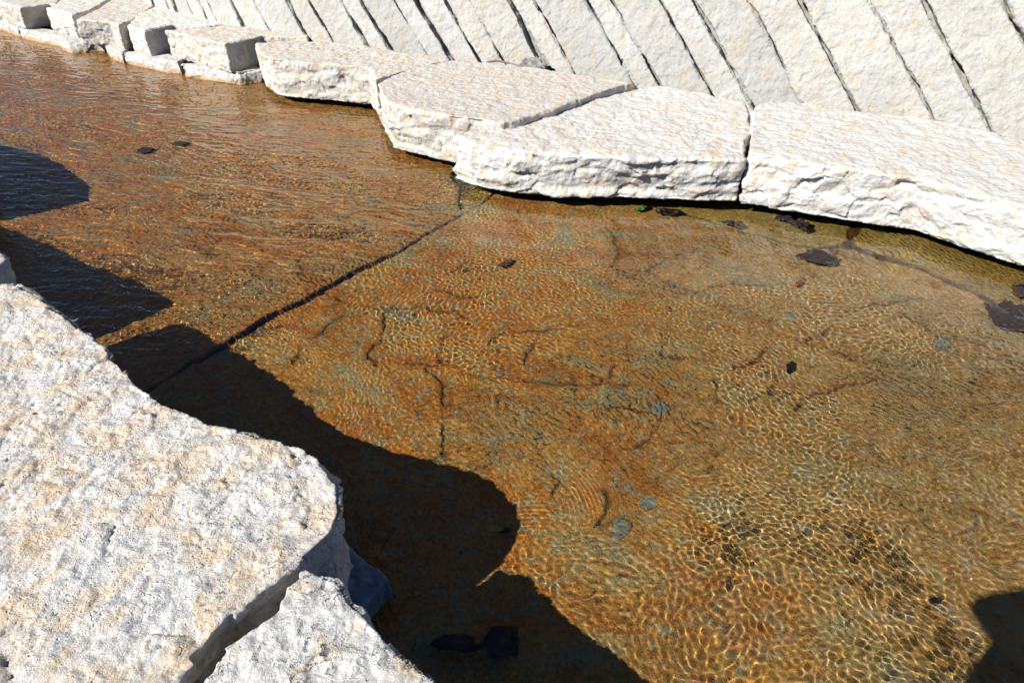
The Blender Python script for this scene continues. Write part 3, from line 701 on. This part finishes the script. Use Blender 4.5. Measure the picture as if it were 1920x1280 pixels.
GP = 'pale stone chips on the stream bed'
def peb(L, label, seed, th=.009, z=None):
    c = [sum(a[k] for a in L) / len(L) for k in (0, 1)]; q = P(c[0], c[1], -.07)
    return chip('stone_chip', L, (bed_z(q[0], q[1]) - .006) if z is None else z, th + .006, M_PALE, label, 'stone chip', GP, seed, vox=.005)
peb(cl([(965, 640), (1010, 620), (1090, 650), (1175, 700), (1180, 740), (1140, 820), (1060, 870), (1000, 912), (920, 880), (915, 830), (950, 760)]), 'flat grey stone chip with square corners near the shadow tip', 31)
peb(cl([(1255, 330), (1330, 320), (1490, 390), (1500, 480), (1450, 520), (1330, 560), (1240, 440)]), 'wide flat pale chip just above the square grey chip', 32, th=.004)
peb(cl([(1040, 240), (1110, 225), (1190, 240), (1265, 300), (1220, 360), (1120, 300)]), 'thin pale chip left of the wide flat chip', 33, th=.003)
peb(c5b([(1715, 1000), (1780, 975), (1838, 1025), (1790, 1065), (1735, 1050)]), 'white pointed stone chip at mid stream beside a dark crack', 34)
peb(c5b([(855, 822), (885, 805), (912, 835), (880, 845)]), 'tiny white pebble above the long dark crack', 35, th=.005)
peb(c5b([(1808, 330), (1850, 320), (1865, 348), (1820, 358)]), 'small white pebble on the bed behind the orange leaf scrap', 36, th=.005)
peb(c5b([(1768, 82), (1795, 76), (1806, 92), (1776, 98)]), 'tiny grey pebble near the olive bed slab', 37, th=.006)
peb(c6([(1390, 640), (1440, 608), (1485, 630), (1492, 670), (1450, 700), (1400, 680)]), 'round pale stone on the bed at the right', 38)
peb(c6([(570, 500), (600, 480), (640, 505), (625, 540), (585, 530)]), 'bluish white pebble in the patch of bright ripples', 39, th=.005)
# slate wedge, sky blue painted into its colour, standing in the water under the slabs
L = [(560, 1060), (640, 1012), (664, 1030), (694, 1050), (728, 1074), (698, 1108), (670, 1142), (560, 1160)]
chip('slate_piece', L, .03, .09, M_SLATE, 'sharp slate piece with skylight blue in its colour, wedged under the two near slabs', 'slate piece', None, 51, vox=.006, rough=.0015, tilt=-.25)
# rock wedge and twig at the foot of the wall
chip('rock_wedge', [(972, 124), (980, 112), (1000, 104), (1018, 112), (1024, 127), (1000, 130)], .37, .03, M_WOOD, 'rough grey rock plugging the foot of a wide gap in the wall', 'rock', None, 52, vox=.010, rough=.007)
def twig(pts, r0, label, seed, name='twig'):
    cu = bpy.data.curves.new(name, 'CURVE'); cu.dimensions = '3D'; cu.bevel_depth = r0; cu.bevel_resolution = 2
    sp = cu.splines.new('POLY'); sp.points.add(len(pts) - 1)
    for q, p_ in zip(sp.points, pts): q.co = (*p_, 1); q.radius = random.Random(seed + int(p_[0] * 100)).uniform(.7, 1.2)
    o = bpy.data.objects.new('c', cu); COL.objects.link(o); dg = bpy.context.evaluated_depsgraph_get(); dg.update()
    m = bpy.data.meshes.new_from_object(o.evaluated_get(dg)); bpy.data.objects.remove(o)
    return link(name, m, M_TWIG, label, 'twig')
twig([P(912, 117, .385), P(930, 114, .40), P(948, 117, .40), P(968, 123, .395), P(990, 126, .40)], .011, 'bent grey twig lying at the foot of the wall', 1)
twig([P(648, 965, .0), P(660, 990, .006), P(668, 1025, .01)], .002, 'thin stem in the shade just right of the big near slab', 2)
twig([P(694, 1120, .0), P(712, 1180, .004), P(738, 1225, .008), P(746, 1236, .01)], .002, 'thin stem in the shade along the spotted slab', 3)

# ------------------------------------------------------------ the photographer, whose shadow falls at lower right
def person():
    V, R, E = [], [], []
    def add(p_, r_, par=None):
        V.append(p_); R.append(r_)
        if par is not None: E.append((par, len(V) - 1))
        return len(V) - 1
    pel = add((.10, .03, 1.18), (.18, .14)); wai = add((.07, .03, 1.34), (.17, .14), pel); che = add((.0, -.15, 1.60), (.17, .12), wai)
    nk0 = add((.0, -.25, 1.80), (.075, .07), che); nk = add((.0, -.23, 1.86), (.052, .052), nk0)
    h1 = add((.0, -.17, 1.90), (.07, .085), nk); h2 = add((.0, -.16, 1.96), (.078, .095), h1); add((.0, -.18, 2.03), (.05, .06), h2)
    for sx, el in ((-1, (-.22, .065, 1.45)), (1, (.33, -.04, 1.56))):
        sh = add((sx * .19, -.25, 1.735), (.07, .07), che); e_ = add(el, (.105, .105), sh)
        wr = add((sx * .105, -.07, 1.745), (.027, .03), e_); pm = add((sx * .072, -.045, 1.775), (.036, .022), wr)
        for f in range(4):
            a = add((sx * (.058 - .004 * f), -.022 + .0 * f, 1.80 - .02 * f), (.0088, .0088), pm)
            b = add((sx * (.040 - .004 * f), -.008, 1.803 - .02 * f), (.008, .008), a); add((sx * (.022 - .003 * f), -.012, 1.802 - .02 * f), (.007, .007), b)
        t1 = add((sx * .055, -.07, 1.775), (.010, .010), pm); add((sx * .038, -.082, 1.785), (.009, .009), t1)
        hp = add((.08 + sx * .09, .0, 1.08), (.10, .10), pel); kn = add((.06 + sx * .12, .0, .80), (.065, .065), hp)
        an = add((.0 + sx * .13, -.20, .48), (.042, .045), kn); add((.0 + sx * .15, -.09, .44), (.045, .035), an)
    m = bpy.data.meshes.new('person'); m.from_pydata(V, E, []); o = bpy.data.objects.new('tmp', m); COL.objects.link(o)
    sk = o.modifiers.new('s', 'SKIN'); sk.use_smooth_shade = True; o.modifiers.new('u', 'SUBSURF').levels = 1
    for i, r_ in enumerate(R): m.skin_vertices[0].data[i].radius = r_
    m.skin_vertices[0].data[0].use_root = True
    dg = bpy.context.evaluated_depsgraph_get(); dg.update(); e = bpy.data.meshes.new_from_object(o.evaluated_get(dg)); bpy.data.objects.remove(o)
    return e
skin = m_plain('skin', (.45, .27, .19), (.42, .24, .17), .6, .4); cloth = m_plain('dark_jacket', (.03, .035, .05), (.04, .045, .06), .9, .2); jeans = m_plain('blue_trousers', (.05, .07, .12), (.06, .08, .14), .9, .2)
hairm = m_plain('dark_hair', (.03, .02, .015), (.05, .035, .02), .7, .4); blk = m_plain('black_camera', (.02, .02, .02), (.03, .03, .03), .5, .5)
pm = person(); po = link('person', pm, skin, 'person in a dark jacket holding up a camera, shadow falling at lower right', 'person', None, 'thing')
pm.materials.append(cloth); pm.materials.append(jeans)
for f in pm.polygons:
    c = f.center
    hand = abs(c.x) < .10 and c.y > -.10 and 1.70 < c.z < 1.84
    f.material_index = 0 if (hand or c.z > 1.85) else (1 if c.z > 1.18 else 2)
def ball(name, c, r_, mat, parent, n=24):
    bm = bmesh.new(); bmesh.ops.create_uvsphere(bm, u_segments=n, v_segments=n // 2, radius=1)
    for v_ in bm.verts: v_.co = Vector((c[0] + v_.co.x * r_[0], c[1] + v_.co.y * r_[1], c[2] + v_.co.z * r_[2]))
    m = bpy.data.meshes.new(name); bm.to_mesh(m); bm.free()
    for f in m.polygons: f.use_smooth = True
    return link(name, m, mat, parent=parent)
ball('hair', (0, -.20, 1.99), (.088, .10, .085), hairm, po)
ball('nose', (0, -.07, 1.93), (.014, .02, .02), skin, po, 12)
for sx in (-1, 1): ball('ear', (sx * .078, -.175, 1.94), (.012, .022, .033), skin, po, 12); ball('eye', (sx * .032, -.082, 1.955), (.013, .01, .01), blk, po, 12)
for sx in (-1, 1):
    bm = bmesh.new(); bmesh.ops.create_cube(bm, size=1)
    for v_ in bm.verts: v_.co = Vector((.0 + sx * .145 + v_.co.x * .10, -.14 + v_.co.y * .28, .425 + v_.co.z * .07))
    bmesh.ops.bevel(bm, geom=bm.edges[:], offset=.02, segments=3, affect='EDGES'); m = bpy.data.meshes.new('shoe'); bm.to_mesh(m); bm.free(); link('shoe', m, blk, parent=po)
bm = bmesh.new(); bmesh.ops.create_cube(bm, size=1)
for v_ in bm.verts: v_.co = Vector((v_.co.x * .11, -.045 + v_.co.y * .035, v_.co.z * .075))
bmesh.ops.bevel(bm, geom=bm.edges[:], offset=.008, segments=2, affect='EDGES')
m = bpy.data.meshes.new('hand_camera'); bm.to_mesh(m); bm.free()
ph = link('hand_camera', m, blk, 'black camera held in both hands of the photographer', 'camera', None, 'thing'); ph.rotation_euler = (math.radians(-PITCH), 0, 0); ph.location = (0, -.01, CAM_H)
